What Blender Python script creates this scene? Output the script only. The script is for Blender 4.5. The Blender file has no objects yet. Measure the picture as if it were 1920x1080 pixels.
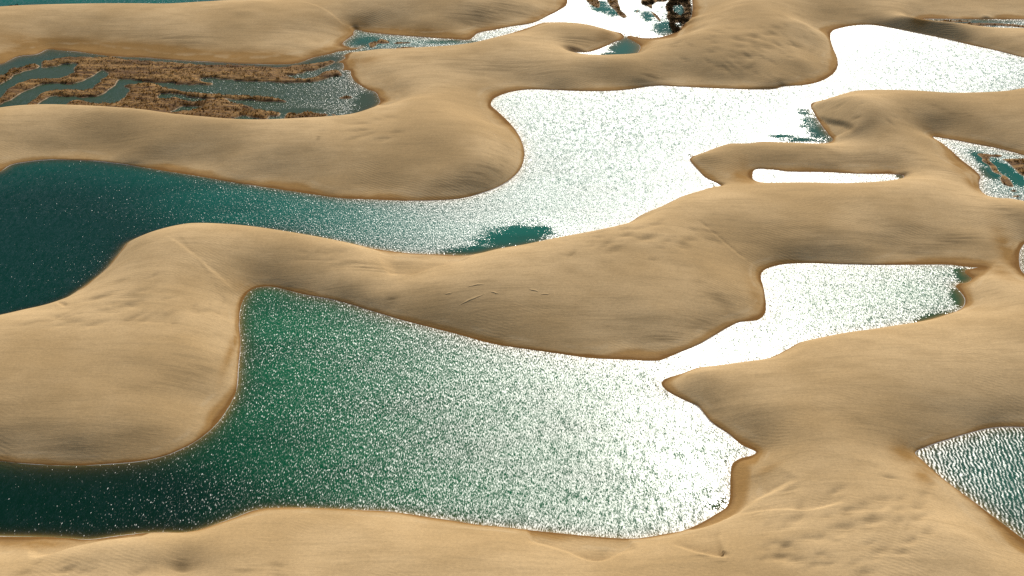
import bpy, math, random
import numpy as np
random.seed(7)
RNG = np.random.default_rng(11)
R = math.radians
sc = bpy.context.scene

# ------------------------------------------------------------------ camera, sky, sun, exposure
CAM_H, PITCH, HFOV = 300.0, 30.0, 42.0
SUN_EL, SUN_AZ = 33.0, 9.5            # azimuth: degrees to the right of the viewing direction (+Y)
cam_d = bpy.data.cameras.new('camera'); cam = bpy.data.objects.new('camera', cam_d)
sc.collection.objects.link(cam)
cam.location = (0, 0, CAM_H); cam.rotation_euler = (R(90 - PITCH), 0, 0)
cam_d.sensor_width = 36.0; cam_d.lens = 18.0 / math.tan(R(HFOV / 2))
cam_d.clip_start = 1.0; cam_d.clip_end = 40000.0
sc.camera = cam

world = bpy.data.worlds.new('World'); sc.world = world; world.use_nodes = True
wn = world.node_tree.nodes; wl = world.node_tree.links
sky = wn.new('ShaderNodeTexSky'); sky.sky_type = 'NISHITA'; sky.sun_disc = False
sky.sun_elevation = R(SUN_EL); sky.sun_rotation = R(SUN_AZ)
sky.air_density = 1.0; sky.dust_density = 0.3; sky.ozone_density = 1.0
wl.new(sky.outputs[0], wn['Background'].inputs['Color'])
wn['Background'].inputs['Strength'].default_value = 0.05

sun_d = bpy.data.lights.new('sun', 'SUN'); sun = bpy.data.objects.new('sun', sun_d)
sc.collection.objects.link(sun)
sun_d.energy = 4.2; sun_d.angle = R(0.53); sun_d.color = (1.0, 0.95, 0.86)
sun.location = (80, 600, 400)
sun.rotation_euler = (R(-(90 - SUN_EL)), 0, R(-SUN_AZ))

vs = sc.view_settings
vs.view_transform = 'Standard'; vs.look = 'None'; vs.gamma = 1.0; vs.use_curve_mapping = False
vs.exposure = 0.22
sc.cycles.use_denoising = False; sc.cycles.caustics_reflective = False
sc.cycles.max_bounces = 4; sc.cycles.transparent_max_bounces = 6
sc.cycles.sample_clamp_direct = 0.0; sc.cycles.sample_clamp_indirect = 4.0

# ------------------------------------------------------------------ survey: photograph -> ground
FPX = 960.0 / math.tan(R(HFOV / 2))
CP, SP = math.cos(R(PITCH)), math.sin(R(PITCH))
def unproj(px, py, z=0.0):
    u = (px - 960.0) / FPX; v = (540.0 - py) / FPX
    dy = CP + v * SP; dz = -SP + v * CP
    t = (z - CAM_H) / dz
    return u * t, dy * t
def spline(pts, closed=True, step=4.0):
    p = np.array([q[:2] for q in pts], float); n = len(p); out = []
    rng = range(n) if closed else range(n - 1)
    for i in rng:
        if closed:
            a, b, c, d = p[i - 1], p[i], p[(i + 1) % n], p[(i + 2) % n]
        else:
            a, b, c, d = p[max(i - 1, 0)], p[i], p[i + 1], p[min(i + 2, n - 1)]
        L = np.hypot(*(c - b)); m = max(1, int(L / step))
        # centripetal-ish: limit tangents so that long and short spans do not overshoot
        la, lc = max(np.hypot(*(b - a)), 1e-6), max(np.hypot(*(d - c)), 1e-6)
        t1 = (c - a) / (la + L) * L if la > 1e-5 else (c - b)
        t2 = (d - b) / (lc + L) * L if lc > 1e-5 else (c - b)
        for k in range(m):
            t = k / m; t_2, t_3 = t * t, t ** 3
            out.append((2*t_3-3*t_2+1)*b + (t_3-2*t_2+t)*t1 + (-2*t_3+3*t_2)*c + (t_3-t_2)*t2)
    if not closed: out.append(p[-1])
    return np.array(out)
def ground(pp, z=0.0):
    x, y = unproj(pp[:, 0], pp[:, 1], z)
    return np.stack([x, y], 1)

LAGOONS = {
'main': [(-100,345),(-40,333),(0,322),(20,310),(50,304),(90,300),(130,300),(173,302),(220,307),(267,314),(320,323),(383,333),(467,347),(547,359),(640,372),(707,375),(780,377),(840,375),(880,369),(917,358),(940,348),(960,335),(975,318),(982,300),(983,280),(978,263),(968,245),(953,227),(933,208),(921,197),(922,190),(930,183),(950,175),(973,170),(993,168),(1040,169),(1090,171),(1140,171),(1180,168),(1213,163),(1240,161),(1280,163),(1347,166),(1413,168),(1453,167),(1467,163),(1513,159),(1543,151),(1563,138),(1571,123),(1569,107),(1563,93),(1558,77),(1558,62),(1563,57),(1580,52),(1603,48),(1633,47),(1663,51),(1713,61),(1763,71),(1813,83),(1863,94),(1920,108),(1990,124),(2060,142),(2030,158),(1970,160),(1920,167),(1897,172),(1867,178),(1813,181),(1763,182),(1713,178),(1663,175),(1623,173),(1593,174),(1563,182),(1540,189),(1520,195),(1527,213),(1538,233),(1553,252),(1562,263),(1547,268),(1513,269),(1463,269),(1423,268),(1397,272),(1363,272),(1343,277),(1317,287),(1297,293),(1292,298),(1300,310),(1323,333),(1352,349),(1335,351),(1310,359),(1280,368),(1240,387),(1203,403),(1180,417),(1140,429),(1090,440),(1023,452),(973,462),(930,468),(900,475),(873,478),(827,477),(773,475),(723,469),(683,462),(640,453),(567,440),(493,429),(433,424),(367,423),(327,428),(283,438),(253,448),(237,457),(227,470),(217,482),(200,503),(180,520),(150,542),(127,557),(110,564),(83,573),(43,582),(0,592),(-80,606),(-180,610),(-260,540),(-230,420)],
'near': [(-200,880),(-80,863),(0,865),(50,870),(107,873),(160,873),(217,870),(267,865),(310,855),(350,838),(383,817),(410,792),(430,763),(442,737),(446,718),(448,687),(451,647),(449,607),(452,577),(462,553),(473,543),(493,538),(520,540),(567,552),(640,566),(707,587),(757,602),(840,623),(923,645),(973,653),(1057,665),(1107,672),(1173,675),(1233,677),(1250,672),(1280,659),(1313,645),(1347,625),(1373,610),(1387,604),(1420,601),(1432,593),(1437,580),(1435,557),(1430,533),(1427,517),(1432,508),(1450,500),(1480,495),(1530,494),(1580,496),(1647,497),(1730,497),(1780,497),(1813,501),(1843,502),(1817,504),(1808,508),(1812,515),(1822,523),(1813,530),(1795,532),(1791,537),(1800,548),(1808,560),(1807,572),(1797,582),(1773,590),(1747,598),(1713,605),(1680,610),(1630,618),(1597,622),(1563,628),(1520,637),(1497,643),(1480,653),(1457,665),(1440,672),(1397,678),(1347,685),(1307,690),(1280,700),(1247,710),(1239,719),(1250,733),(1280,749),(1307,762),(1317,773),(1333,792),(1367,815),(1390,835),(1417,848),(1410,853),(1390,858),(1377,865),(1371,873),(1368,903),(1368,933),(1362,950),(1340,965),(1310,982),(1280,995),(1240,1002),(1190,1009),(1133,1007),(1073,1002),(1007,995),(940,988),(890,983),(840,974),(790,967),(723,958),(673,956),(640,954),(567,952),(520,952),(477,956),(447,967),(417,978),(377,992),(347,998),(300,998),(260,1000),(217,1005),(167,1011),(117,1008),(67,1006),(0,1005),(-100,1004),(-220,990),(-260,935)],
'corner': [(1717,849),(1747,835),(1793,820),(1840,807),(1873,802),(1920,802),(1990,806),(2080,840),(2140,910),(2120,1010),(2040,1060),(1970,1045),(1920,1010),(1873,975),(1830,943),(1787,912),(1753,885),(1730,863)],
'pond': [(1415,318),(1447,318),(1480,322),(1547,323),(1613,326),(1677,327),(1695,330),(1693,334),(1680,337),(1653,342),(1613,345),(1563,346),(1513,344),(1463,344),(1430,343),(1413,337),(1411,328)],
'reedy': [(1749,257),(1765,259),(1789,263),(1826,270),(1863,277),(1920,291),(1980,306),(2050,335),(2050,385),(1985,392),(1920,380),(1893,374),(1870,373),(1855,369),(1839,357),(1836,343),(1839,331),(1818,311),(1801,298),(1783,282),(1767,269)],
'strip': [(1712,39),(1730,36),(1780,36),(1847,36),(1920,36.5),(2000,37),(2060,45),(2000,54),(1920,55.6),(1842,55),(1805,53),(1772,50.6),(1745,47),(1727,43.7)],
'far': [(-180,10),(0,18),(100,18),(200,17),(267,16),(320,16),(373,11),(433,4),(473,0),(520,-12),(480,-30),(300,-40),(0,-42),(-160,-30)],
'top': [(1063,-10),(1064,0),(1062,10),(1047,20),(1023,32),(1000,43),(957,50),(923,57),(897,62),(887,70),(880,75),(853,74),(807,71),(750,67),(690,61),(665,56),(663,65),(643,82),(652,88),(672,90),(679,87),(670,92),(647,95),(630,98),(622,101),(630,112),(641,111),(647,108),(643,106),(655,99),(680,97.5),(710,94),(740,93),(800,90),(853,87),(890,82),(923,73),(957,63),(990,52),(1017,43),(1023,42),(1060,43),(1100,48),(1140,57),(1165,62),(1169,66),(1171,75),(1174,75),(1177,67),(1207,71),(1233,70),(1263,62),(1283,45),(1295,33),(1298,10),(1297,0),(1300,-20),(1200,-40),(1100,-40)],
'wedge': [(1171,71),(1174,71),(1187,77),(1200,87),(1197,97),(1187,106),(1140,107),(1100,106),(1070,99),(1107,97),(1133,88),(1153,79),(1166,74)],
'marsh': [(-120,140),(-60,125),(0,121),(33,107),(70,102),(90,93),(110,94),(150,98),(213,106),(267,108),(333,113),(400,117),(467,120),(533,121),(560,118),(593,107),(622,101),(640,96),(650,99),(644,106),(647,108),(640,113),(633,117),(642,119),(644,127),(642,132),(656,133),(657.5,142),(668,155),(688,167),(703,173),(710,183),(712,192),(703,200),(683,209),(660,218),(640,223),(567,230),(500,234),(450,233),(400,229),(350,224),(300,217),(233,211),(173,207),(110,204),(53,204),(0,207),(-80,212),(-160,190)],
'edge': [(1925,455),(1914,470),(1912,490),(1918,510),(1960,530),(2020,500),(1990,460)],
}
DEEP = {'main':3.2,'near':4.2,'corner':3.0,'pond':1.6,'reedy':2.0,'strip':1.2,'far':3.0,'top':2.2,'wedge':2.0,'marsh':1.8,'edge':1.0}
HOLES = [(20,500,300,130,6.0),(20,380,430,150,4.0),(40,970,430,130,8.0),(420,800,330,160,2.0)]   # deep pools in the lake beds

# crest lines that hide the water behind them: (px, py, height)
CRESTS = [
 [(-60,22,9),(0,20,10),(200,19,11),(320,18,11),(430,7,11),(480,2,11)],
 [(670,100,2.5),(740,96,4),(800,93,5.5),(853,89,6.5),(890,84,7.5),(925,75,8),(957,65,8),(1000,78,8),(1065,101,8),(1110,109,9),(1190,109,9),(1215,97,8),(1245,76,7)],
 [(1030,45,5),(1060,45,6),(1100,50,6),(1140,59,4.5)],
 [(-60,212,9),(0,209,10),(110,206,11),(233,213,12),(350,226,12),(450,235,12),(567,232,12),(640,226,11),(685,211,9),(705,202,8)],
 [(1540,-2,9),(1600,14,5.6),(1650,30,4),(1720,50,4.5),(1800,57,5.5),(1920,59,6),(1990,60,6)],
 [(1540,191,8),(1565,184,9),(1593,176,10),(1663,177,11),(1763,184,11),(1867,180,10),(1920,169,10),(1970,162,10)],
 [(1540,270,4),(1513,271,5),(1430,270,5),(1363,274,5),(1320,288,4)],
 [(1345,352,5),(1310,361,8),(1280,370,10),(1240,389,11),(1180,419,12),(1090,442,12),(1023,454,11),(930,470,9),(900,477,7)],
 [(1415,346,5),(1463,346,7),(1513,346,8),(1600,347,9),(1670,341,9),(1710,334,8)],
 [(1845,368,4),(1870,375,6),(1920,382,7),(1980,394,7)],
 [(660,458,6),(567,442,9),(493,431,9),(433,426,10),(367,425,12),(327,430,12),(283,440,11),(253,450,8)],
 [(127,559,5),(83,575,6),(43,584,7),(0,594,8),(-80,608,8)],
 [(1797,584,3),(1747,600,5),(1680,612,6),(1597,624,7),(1520,639,6),(1480,655,5),(1440,674,5),(1397,680,5),(1307,692,4)],
]
# spot heights on the open sand
SPOTS = [
 (150,60,6),(350,72,6),(550,60,6),(60,85,2),(300,98,2),(500,108,2),(620,30,9),(700,20,9),(900,15,9),(1000,8,6),(800,45,5),(560,10,11),(650,75,2.5),(600,92,2),
 (720,125,5),(850,130,6),(1050,140,6),(1200,140,6),(760,150,5.5),(1300,60,12),(1400,50,12),(1450,90,10),(1350,120,8),(1500,110,7.5),(1500,40,13),(1400,0,14),(1535,60,7),(1290,20,8),(1320,40,10),(1460,145,5),(690,120,3),
 (780,185,11),(740,205,10),(840,205,12),(890,225,11),(920,270,10),(935,310,8),(830,300,9),(800,345,4.5),(850,175,6),(900,340,5),(955,265,5),
 (100,250,7),(300,262,8.2),(500,280,9),(650,300,8),(250,295,4.2),(450,325,3),(620,350,3),(0,270,5),(-60,300,3),
 (1060,72,4),(1100,82,3.5),(1140,72,2.5),(1000,60,5),
 (1700,18,5.4),(1850,18,7),(1650,10,7),(1800,70,4.2),(1900,86,3.4),(1990,30,7),
 (1562,210,9.5),(1592,228,9.5),(1608,241,8),(1592,257,4),(1546,228,1.5),(1562,246,1.6),(1650,235,9),(1750,215,7.5),(1850,225,7.6),(1900,262,4.5),(1700,268,5.4),(1640,285,5),(1450,292,4),(1380,305,3),(1345,325,2.5),(1560,300,4),(1390,332,1.5),(1730,300,5),(1780,330,4),(1740,255,4),(1400,342,2),(1820,345,3.5),
 (1500,380,10),(1400,395,10),(1600,400,9),(1700,415,8),(1800,410,6),(1850,455,4),(1600,462,5),(1500,462,5),(1420,475,4),(1890,440,3),(1880,500,2.5),(1890,520,2.5),
 (1250,430,13),(1150,470,13),(1000,500,12),(1100,550,9),(1250,520,10),(1330,490,8),(1380,540,5),(1250,600,6),(1100,610,5),(950,590,6),(850,560,7),(800,530,7.5),(1300,418,11),(1350,447,7.5),(1395,480,4),(1330,580,5),(700,560,3.5),
 (827,482,2.0),(790,500,3.2),(745,512,4),(700,495,4.5),(640,480,6),
 (237,462,6),(215,500,5.5),(185,530,5.5),(300,500,11.5),(200,600,11),(100,650,11),(0,650,11),(300,600,10.5),(350,650,9),(200,720,9),(50,750,9),(0,800,6.5),(150,810,6.5),(300,790,5.5),(400,690,5),(425,600,4),(380,500,9),(500,490,6.2),(600,505,5.6),(660,530,5.2),(540,520,4.2),(430,530,5),(-80,700,10),(-80,800,6),
 (1600,700,10),(1800,650,8.5),(1900,600,9),(1900,550,6),(1860,520,4.5),(1450,720,7),(1400,770,5),(1320,730,3.5),(1500,800,8),(1700,750,7.5),(1600,850,8),(1480,850,6),(1900,720,7),(1850,770,4),(1700,815,4.5),(1650,860,5),(1700,905,5.5),(2000,650,9),(2000,760,4.5),
 (1400,880,3.2),(1450,885,4),(1400,925,3.2),(1425,945,6),(1490,910,7),(1345,978,4),(1500,960,9),(1600,1000,10),(1800,1000,8),(1700,950,8),(1400,1040,10),(1600,1060,11),(1850,1050,7),(1920,1075,5),(1700,1090,10),
 (1220,1016,2.4),(1150,1018,2.0),(1125,1035,2.8),(1000,1020,4),(1110,1055,5.5),(1180,1036,4.5),(1250,1018,4.5),(900,1012,5),(800,1002,5),(700,988,4.5),(640,968,3),(560,966,3),(480,972,3),(410,990,3.5),(500,1040,7),(700,1060,8.5),(900,1060,8),(600,1010,5.5),(1100,1090,8),
 (340,1004,5),(260,1005,5.5),(200,1010,5),(130,1027,4.5),(60,1054,5.5),(50,1022,0.9),(100,1013,0.5),(0,1030,0.9),(250,1050,7.5),(150,1075,7),(345,1068,3.6),(300,1035,7.5),(392,1045,6.5),(425,1068,7.6),(370,1012,5.5),(-60,1050,4),(-60,1090,7),(300,1110,8),(700,1120,9),(1300,1110,10),(1800,1120,8),
]

# ------------------------------------------------------------------ grid
def axis(parts):
    out = []
    for a, b, f in parts:
        x = a
        while x < b - 1e-6:
            out.append(x); x += f(x)
    out.append(parts[-1][1]); return np.array(out)
def grow(a, b, s0, g, sign):
    xs = [a]; s = s0
    while abs(xs[-1]) < abs(b): s *= g; xs.append(xs[-1] + sign * s)
    return xs[1:]
XM = np.arange(-432.0, 432.01, 0.8)
X = np.concatenate([grow(-432, -9000, 0.8, 1.22, -1)[::-1], XM, grow(432, 9000, 0.8, 1.22, 1)])
YM = axis([(300.0, 1010.0, lambda y: 0.58 + (y - 300) / 710 * 0.72)])
Y = np.concatenate([np.array(sorted(300 - np.cumsum(0.7 * 1.25 ** np.arange(1, 31)))), YM, np.array(grow(1010, 12000, 1.3, 1.2, 1))])
NX, NY = len(X), len(Y)
GX, GY = np.meshgrid(X, Y)

def seg_loops(loops):
    A = np.concatenate(loops); B = np.concatenate([np.roll(l, -1, 0) for l in loops]); return A, B
def seg_dist(px, py, A, B):
    d = B - A; L2 = np.maximum((d ** 2).sum(1), 1e-9)
    rx = px[:, None] - A[None, :, 0]; ry = py[:, None] - A[None, :, 1]
    t = np.clip((rx * d[:, 0] + ry * d[:, 1]) / L2, 0, 1)
    return np.sqrt(((rx - t * d[:, 0]) ** 2 + (ry - t * d[:, 1]) ** 2).min(1))
def inside_rows(xs, ys, A, B):
    m = np.zeros((len(ys), len(xs)), bool)
    for j, y in enumerate(ys):
        k = (A[:, 1] > y) != (B[:, 1] > y)
        if not k.any(): continue
        xc = np.sort(A[k, 0] + (y - A[k, 1]) / (B[k, 1] - A[k, 1]) * (B[k, 0] - A[k, 0]))
        m[j] = (np.searchsorted(xc, xs) & 1).astype(bool)
    return m
def sdf(xs, ys, loops, T=28):
    A, B = seg_loops(loops); M = (A + B) / 2; half = np.hypot(*(B - A).T) / 2
    D = np.empty((len(ys), len(xs)))
    for j0 in range(0, len(ys), T):
        for i0 in range(0, len(xs), T):
            yy = ys[j0:j0+T]; xx = xs[i0:i0+T]
            cx, cy = (xx[0]+xx[-1])/2, (yy[0]+yy[-1])/2; r = math.hypot(xx[-1]-xx[0], yy[-1]-yy[0])/2
            dc = np.hypot(M[:, 0]-cx, M[:, 1]-cy)
            k = dc - half <= (dc + half).min() + 2*r + 1e-3
            gx, gy = np.meshgrid(xx, yy)
            D[j0:j0+T, i0:i0+T] = seg_dist(gx.ravel(), gy.ravel(), A[k], B[k]).reshape(gx.shape)
    return np.where(inside_rows(xs, ys, A, B), -D, D)

LOOP = {k: ground(spline(v)) for k, v in LAGOONS.items()}
# one signed distance over the union of all water
D_each = {}
D = np.full((NY, NX), 1e9); OWN = np.zeros((NY, NX), int); KEYS = list(LOOP)
for n, k in enumerate(KEYS):
    lo = LOOP[k].min(0) - 90; hi = LOOP[k].max(0) + 90
    i0, i1 = np.searchsorted(X, [lo[0], hi[0]]); j0, j1 = np.searchsorted(Y, [lo[1], hi[1]])
    i0 = max(i0 - 1, 0); j0 = max(j0 - 1, 0)
    d = sdf(X[i0:i1], Y[j0:j1], [LOOP[k]])
    D_each[k] = (j0, i0, d)
    sub = D[j0:j1, i0:i1]; own = OWN[j0:j1, i0:i1]
    own[d < sub] = n; np.minimum(sub, d, out=sub)
D = np.minimum(D, 90.0)
# junction of two touching lagoons: no dry rib between them
def sample(F, x, y):
    x = np.asarray(x, float); y = np.asarray(y, float)
    i = np.clip(np.searchsorted(X, x) - 1, 0, NX - 2); j = np.clip(np.searchsorted(Y, y) - 1, 0, NY - 2)
    u = (x - X[i]) / (X[i+1] - X[i]); v = (y - Y[j]) / (Y[j+1] - Y[j])
    return (F[j,i]*(1-u)+F[j,i+1]*u)*(1-v)+(F[j+1,i]*(1-u)+F[j+1,i+1]*u)*v

# ------------------------------------------------------------------ noise
def cubic_matrix(src, dst):
    h = src[1] - src[0]; n = len(src)
    f = np.clip((dst - src[0]) / h, 0, n - 1.0001); i = f.astype(int); t = f - i
    W = np.zeros((len(dst), n)); r = np.arange(len(dst))
    for k, w in ((-1, -.5*t+t*t-.5*t**3), (0, 1-2.5*t*t+1.5*t**3), (1, .5*t+2*t*t-1.5*t**3), (2, -.5*t*t+.5*t**3)):
        np.add.at(W, (r, np.clip(i + k, 0, n - 1)), w)
    return W
def grid_noise(lx, ly, seed):
    g = np.random.default_rng(seed)
    xs = np.arange(-450, 450 + 2*lx, lx); ys = np.arange(290, 1040 + 2*ly, ly)
    return cubic_matrix(ys, np.clip(Y, 290, 1035)) @ g.normal(size=(len(ys), len(xs))) @ cubic_matrix(xs, np.clip(X, -450, 450)).T

# ------------------------------------------------------------------ height of the open sand (thin plate through the survey)
HS = 0.92
ctrl = []; stiff = []
crest_px = []
for line in CRESTS:
    p = np.array(line, float); L = np.concatenate([[0], np.cumsum(np.hypot(*np.diff(p[:, :2], axis=0).T))])
    n = max(2, int(L[-1] / 22)); q = np.linspace(0, L[-1], n)
    x = np.interp(q, L, p[:, 0]); y = np.interp(q, L, p[:, 1]) + 1.0; z = np.interp(q, L, p[:, 2])
    crest_px.append(np.stack([np.interp(np.linspace(0, L[-1], 4*n), L, p[:, 0]), np.interp(np.linspace(0, L[-1], 4*n), L, p[:, 1])], 1))
    for a, b, c in zip(x, y, z*HS): ctrl.append((*unproj(a, b, c), c)); stiff.append(2e-4)
crest_px = np.concatenate(crest_px)
for a, b, c in SPOTS: ctrl.append((*unproj(a, b, c*HS), c*HS)); stiff.append(6e-4 if (b > 985 or (1520 < a < 1615 and 200 < b < 262)) else 1.2e-2)
spot_xy = np.array([q[:2] for q in ctrl])
for k, v in LAGOONS.items():
    pp = spline(v, step=9.0)
    g = ground(pp); t = np.roll(g, -1, 0) - np.roll(g, 1, 0); t /= np.maximum(np.hypot(*t.T), 1e-6)[:, None]
    nrm = np.stack([t[:, 1], -t[:, 0]], 1)
    area = (g[:, 0]*np.roll(g[:, 1], -1) - np.roll(g[:, 0], -1)*g[:, 1]).sum()
    if area < 0: nrm = -nrm
    last = None
    for i in range(len(pp)):
        dm = np.hypot(crest_px[:, 0]-pp[i, 0], crest_px[:, 1]-pp[i, 1]).min()
        if dm < 9: continue
        if last is not None and np.hypot(*(g[i]-last)) < 7: continue
        q = g[i] + nrm[i]*1.0
        if sample(D, *q) < 0.5: continue
        last = g[i]; ctrl.append((*g[i], 0.0)); stiff.append(1e-4)
        q = g[i] + nrm[i]*9.0
        if sample(D, *q) > 7.5 and np.hypot(*(spot_xy - q).T).min() > 16: ctrl.append((*q, 1.25)); stiff.append(3e-3)
for x in np.arange(-560, 561, 80):
    for y in (215, 1080, 1160): ctrl.append((x, y, 8.0 + 3*math.sin(x*.02+y))); stiff.append(1e-2)
for y in np.arange(280, 1100, 80):
    for x in (-560, 560): ctrl.append((x, y, 8.0 + 3*math.sin(y*.03))); stiff.append(1e-2)
C = np.array(ctrl)
key = np.round(C[:, :2] / 2.0).astype(int); _, ui = np.unique(key, axis=0, return_index=True); C = C[np.sort(ui)]; stiff = np.array(stiff)[np.sort(ui)]
def tps(r2): return np.where(r2 > 1e-9, 0.5 * r2 * np.log(np.maximum(r2, 1e-9)), 0.0)
S = 100.0; P = C[:, :2] / S; n = len(P)
K = tps(((P[:, None] - P[None]) ** 2).sum(2)); K[np.diag_indices(n)] += stiff
Q = np.concatenate([np.ones((n, 1)), P], 1)
M = np.block([[K, Q], [Q.T, np.zeros((3, 3))]])
w = np.linalg.solve(M, np.concatenate([C[:, 2], np.zeros(3)]))
cx = np.arange(-560, 561, 4.0); cy = np.arange(210, 1160, 4.0)
ex, ey = np.meshgrid(cx / S, cy / S); E = np.stack([ex.ravel(), ey.ravel()], 1)
Tc = np.empty(len(E))
for a in range(0, len(E), 4000):
    e = E[a:a+4000]
    Tc[a:a+4000] = tps(((e[:, None] - P[None]) ** 2).sum(2)) @ w[:n] + w[n] + e @ w[n+1:]
Tc = Tc.reshape(ex.shape)
T = cubic_matrix(cy, np.clip(Y, 210, 1155)) @ Tc @ cubic_matrix(cx, np.clip(X, -556, 556)).T
# beyond the surveyed ground the dunes simply go on
far_w = np.clip(np.maximum(np.maximum((np.abs(GX) - 470) / 90, (GY - 1060) / 90), (250 - GY) / 60), 0, 1)
roll = 9 + 4*np.sin(GY/95 + 1.5*np.sin(GX/170)) + 3*np.sin(GX/130 + GY/240)
T = T*(1-far_w) + roll*far_w
T += grid_noise(38, 26, 1)*0.20 + grid_noise(17, 8, 2)*0.07 + grid_noise(7, 3.5, 3)*0.018
Dl = np.maximum(D, 0)
T = np.maximum(T, 0.075*Dl + 0.02)
a = 0.66*Dl + 1e-4
land = (T**-9 + a**-9)**(-1/9)
deep = np.zeros_like(D)
for n_, k in enumerate(KEYS): deep[OWN == n_] = DEEP[k]
for px, py, rx, ry, dh in HOLES:
    x0, y0 = unproj(px, py); sx = unproj(px+1, py)[0]-x0; sy = unproj(px, py-1)[1]-y0
    deep += dh*np.exp(-(((GX-x0)/(rx*sx))**2+((GY-y0)/(ry*sy))**2))*(D < 0)
pool = deep.copy()
for n_, k in enumerate(KEYS): pool[OWN == n_] -= DEEP[k]
deep = np.minimum(deep, 6.0)
dep = deep*(1-np.exp(np.minimum(D, 0)/(8.0 + deep)))
Z = np.where(D > 0, land, -dep - 0.01)

# ------------------------------------------------------------------ local shapes: slip-face scarps, wind hollows, streaks of dark minerals and painted shade, damp flats
def box(cx_, cy_, r):
    i0, i1 = np.searchsorted(X, [cx_-r, cx_+r]); j0, j1 = np.searchsorted(Y, [cy_-r, cy_+r]); return slice(j0, j1), slice(i0, i1)
SCARPS = [   # crest line (px, py, z), drop, recovery length, drop to the left of travel (+1) or right (-1)
 ([(728,519,5),(755,515,5),(775,517,5),(795,507,5.5),(815,497,6),(850,492,6.5),(890,481,7)], 3.4, 18, 1),
 ([(308,441,12),(345,468,11),(390,500,9),(440,535,6)], .38, 30, 1),
 ([(1303,412,11),(1345,440,9),(1385,470,7),(1422,494,4)], .4, 26, 1),
 ([(560,-2,11),(600,18,9),(645,40,7)], .4, 26, 1),
 ([(985,1022,4),(1025,1022,4.5),(1058,1030,5),(1090,1046,5.5),(1115,1053,5.5),(1140,1050,5.5),(1165,1037,5),(1200,1033,4.5)], 3.2, 18, 1),
 ([(1300,990,4),(1340,977,5),(1390,952,6),(1425,928,6.5),(1470,912,7),(1502,900,7)], 2.2, 14, 1),
 ([(1380,955,7),(1430,955,7.5),(1480,957,8),(1515,963,8),(1545,957,8),(1590,946,8)], 1.3, 9, 1),
 ([(1255,1022,5),(1300,1042,6),(1340,1055,6.5),(1366,1060,6.5),(1373,1052,6.5)], 1.8, 6, 1),
 ([(100,560,6),(112,572,7),(124,580,7.5),(128,572,7),(120,562,6)], 1.0, 5, 1),
 ([(683,160,6),(703,172,7),(712,184,8),(722,191,9)], 1.2, 6, 1),
 ([(1530,193,8),(1560,211,8),(1590,228,7.5),(1604,240,7),(1600,250,6)], 1.5, 10, -1),
 ([(60,1053,4.5),(100,1040,4.7),(140,1022,4.9),(200,1008,5),(270,1003,5.4)], 2.6, 14, 1),
]
for line, drop, rec, side in SCARPS:
    p = np.array(line, float)
    w3 = np.array([unproj(q[0], q[1], q[2]*HS) for q in p])
    L = np.concatenate([[0], np.cumsum(np.hypot(*np.diff(w3, axis=0).T))]); q = np.linspace(0, L[-1], max(8, int(L[-1]*3)))
    pts = np.stack([np.interp(q, L, w3[:, 0]), np.interp(q, L, w3[:, 1])], 1)
    for _ in range(40): pts[1:-1] = (pts[:-2] + 2*pts[1:-1] + pts[2:]) / 4
    c = pts.mean(0); r = np.hypot(*(pts-c).T).max() + drop*2 + rec*3
    js, is_ = box(*c, r); gx, gy = GX[js, is_], GY[js, is_]
    d2 = (gx[..., None]-pts[:, 0])**2 + (gy[..., None]-pts[:, 1])**2
    k = d2.argmin(-1); dist = np.sqrt(d2.min(-1))
    tan = np.gradient(pts, axis=0)
    s = side*(tan[k, 0]*(gy-pts[k, 1]) - tan[k, 1]*(gx-pts[k, 0]))
    u = k/(len(pts)-1); taper = np.clip(np.minimum(u, 1-u)*4.0, 0, 1)**0.7
    wd = drop/0.6; t = np.clip(dist/wd, 0, 1); prof = np.where(dist < wd, t*t*(3-2*t)*0.55+t*0.45, np.exp(-(dist-wd)/rec))
    dz = -drop*taper*prof*(s > 0)
    lo = 0.05 + 0.16*np.minimum(Dl[js, is_], 12)
    Z[js, is_] = np.where(D[js, is_] > 0, np.maximum(Z[js, is_] + dz, np.minimum(Z[js, is_], lo)), Z[js, is_])

def hit(px, py):                      # where a sight line meets the sand
    z = 6.0
    for _ in range(12):
        x, y = unproj(px, py, z); z = 0.5*z + 0.5*float(sample(Z, x, y))
    return x, y, z
MIN_SHADE = np.zeros_like(Z); DAMP = np.zeros_like(Z)
def scale_at(px, py):                 # metres per photo pixel across and along the ground
    x0, y0, z = hit(px, py); x1, _ = unproj(px+1, py, z); _, y1 = unproj(px, py-1, z)
    return x0, y0, x1-x0, y1-y0
def ellipse(F, px, py, rx, ry, rot, amp, mode='add', soft=1.0):
    x0, y0, sx, sy = scale_at(px, py)
    ax, ay = rx*sx, ry*sy
    r = max(ax, ay)*2.2; js, is_ = box(x0, y0, r)
    gx, gy = (GX[js, is_]-x0)/sx, (GY[js, is_]-y0)/sy        # photo-pixel units on the ground
    c, s_ = math.cos(R(rot)), math.sin(R(rot))
    e = ((gx*c+gy*s_)/rx)**2 + ((-gx*s_+gy*c)/ry)**2
    g = np.exp(-e*1.3)
    F[js, is_] = np.maximum(F[js, is_], amp*g) if mode == 'max' else F[js, is_] + amp*g
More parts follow.
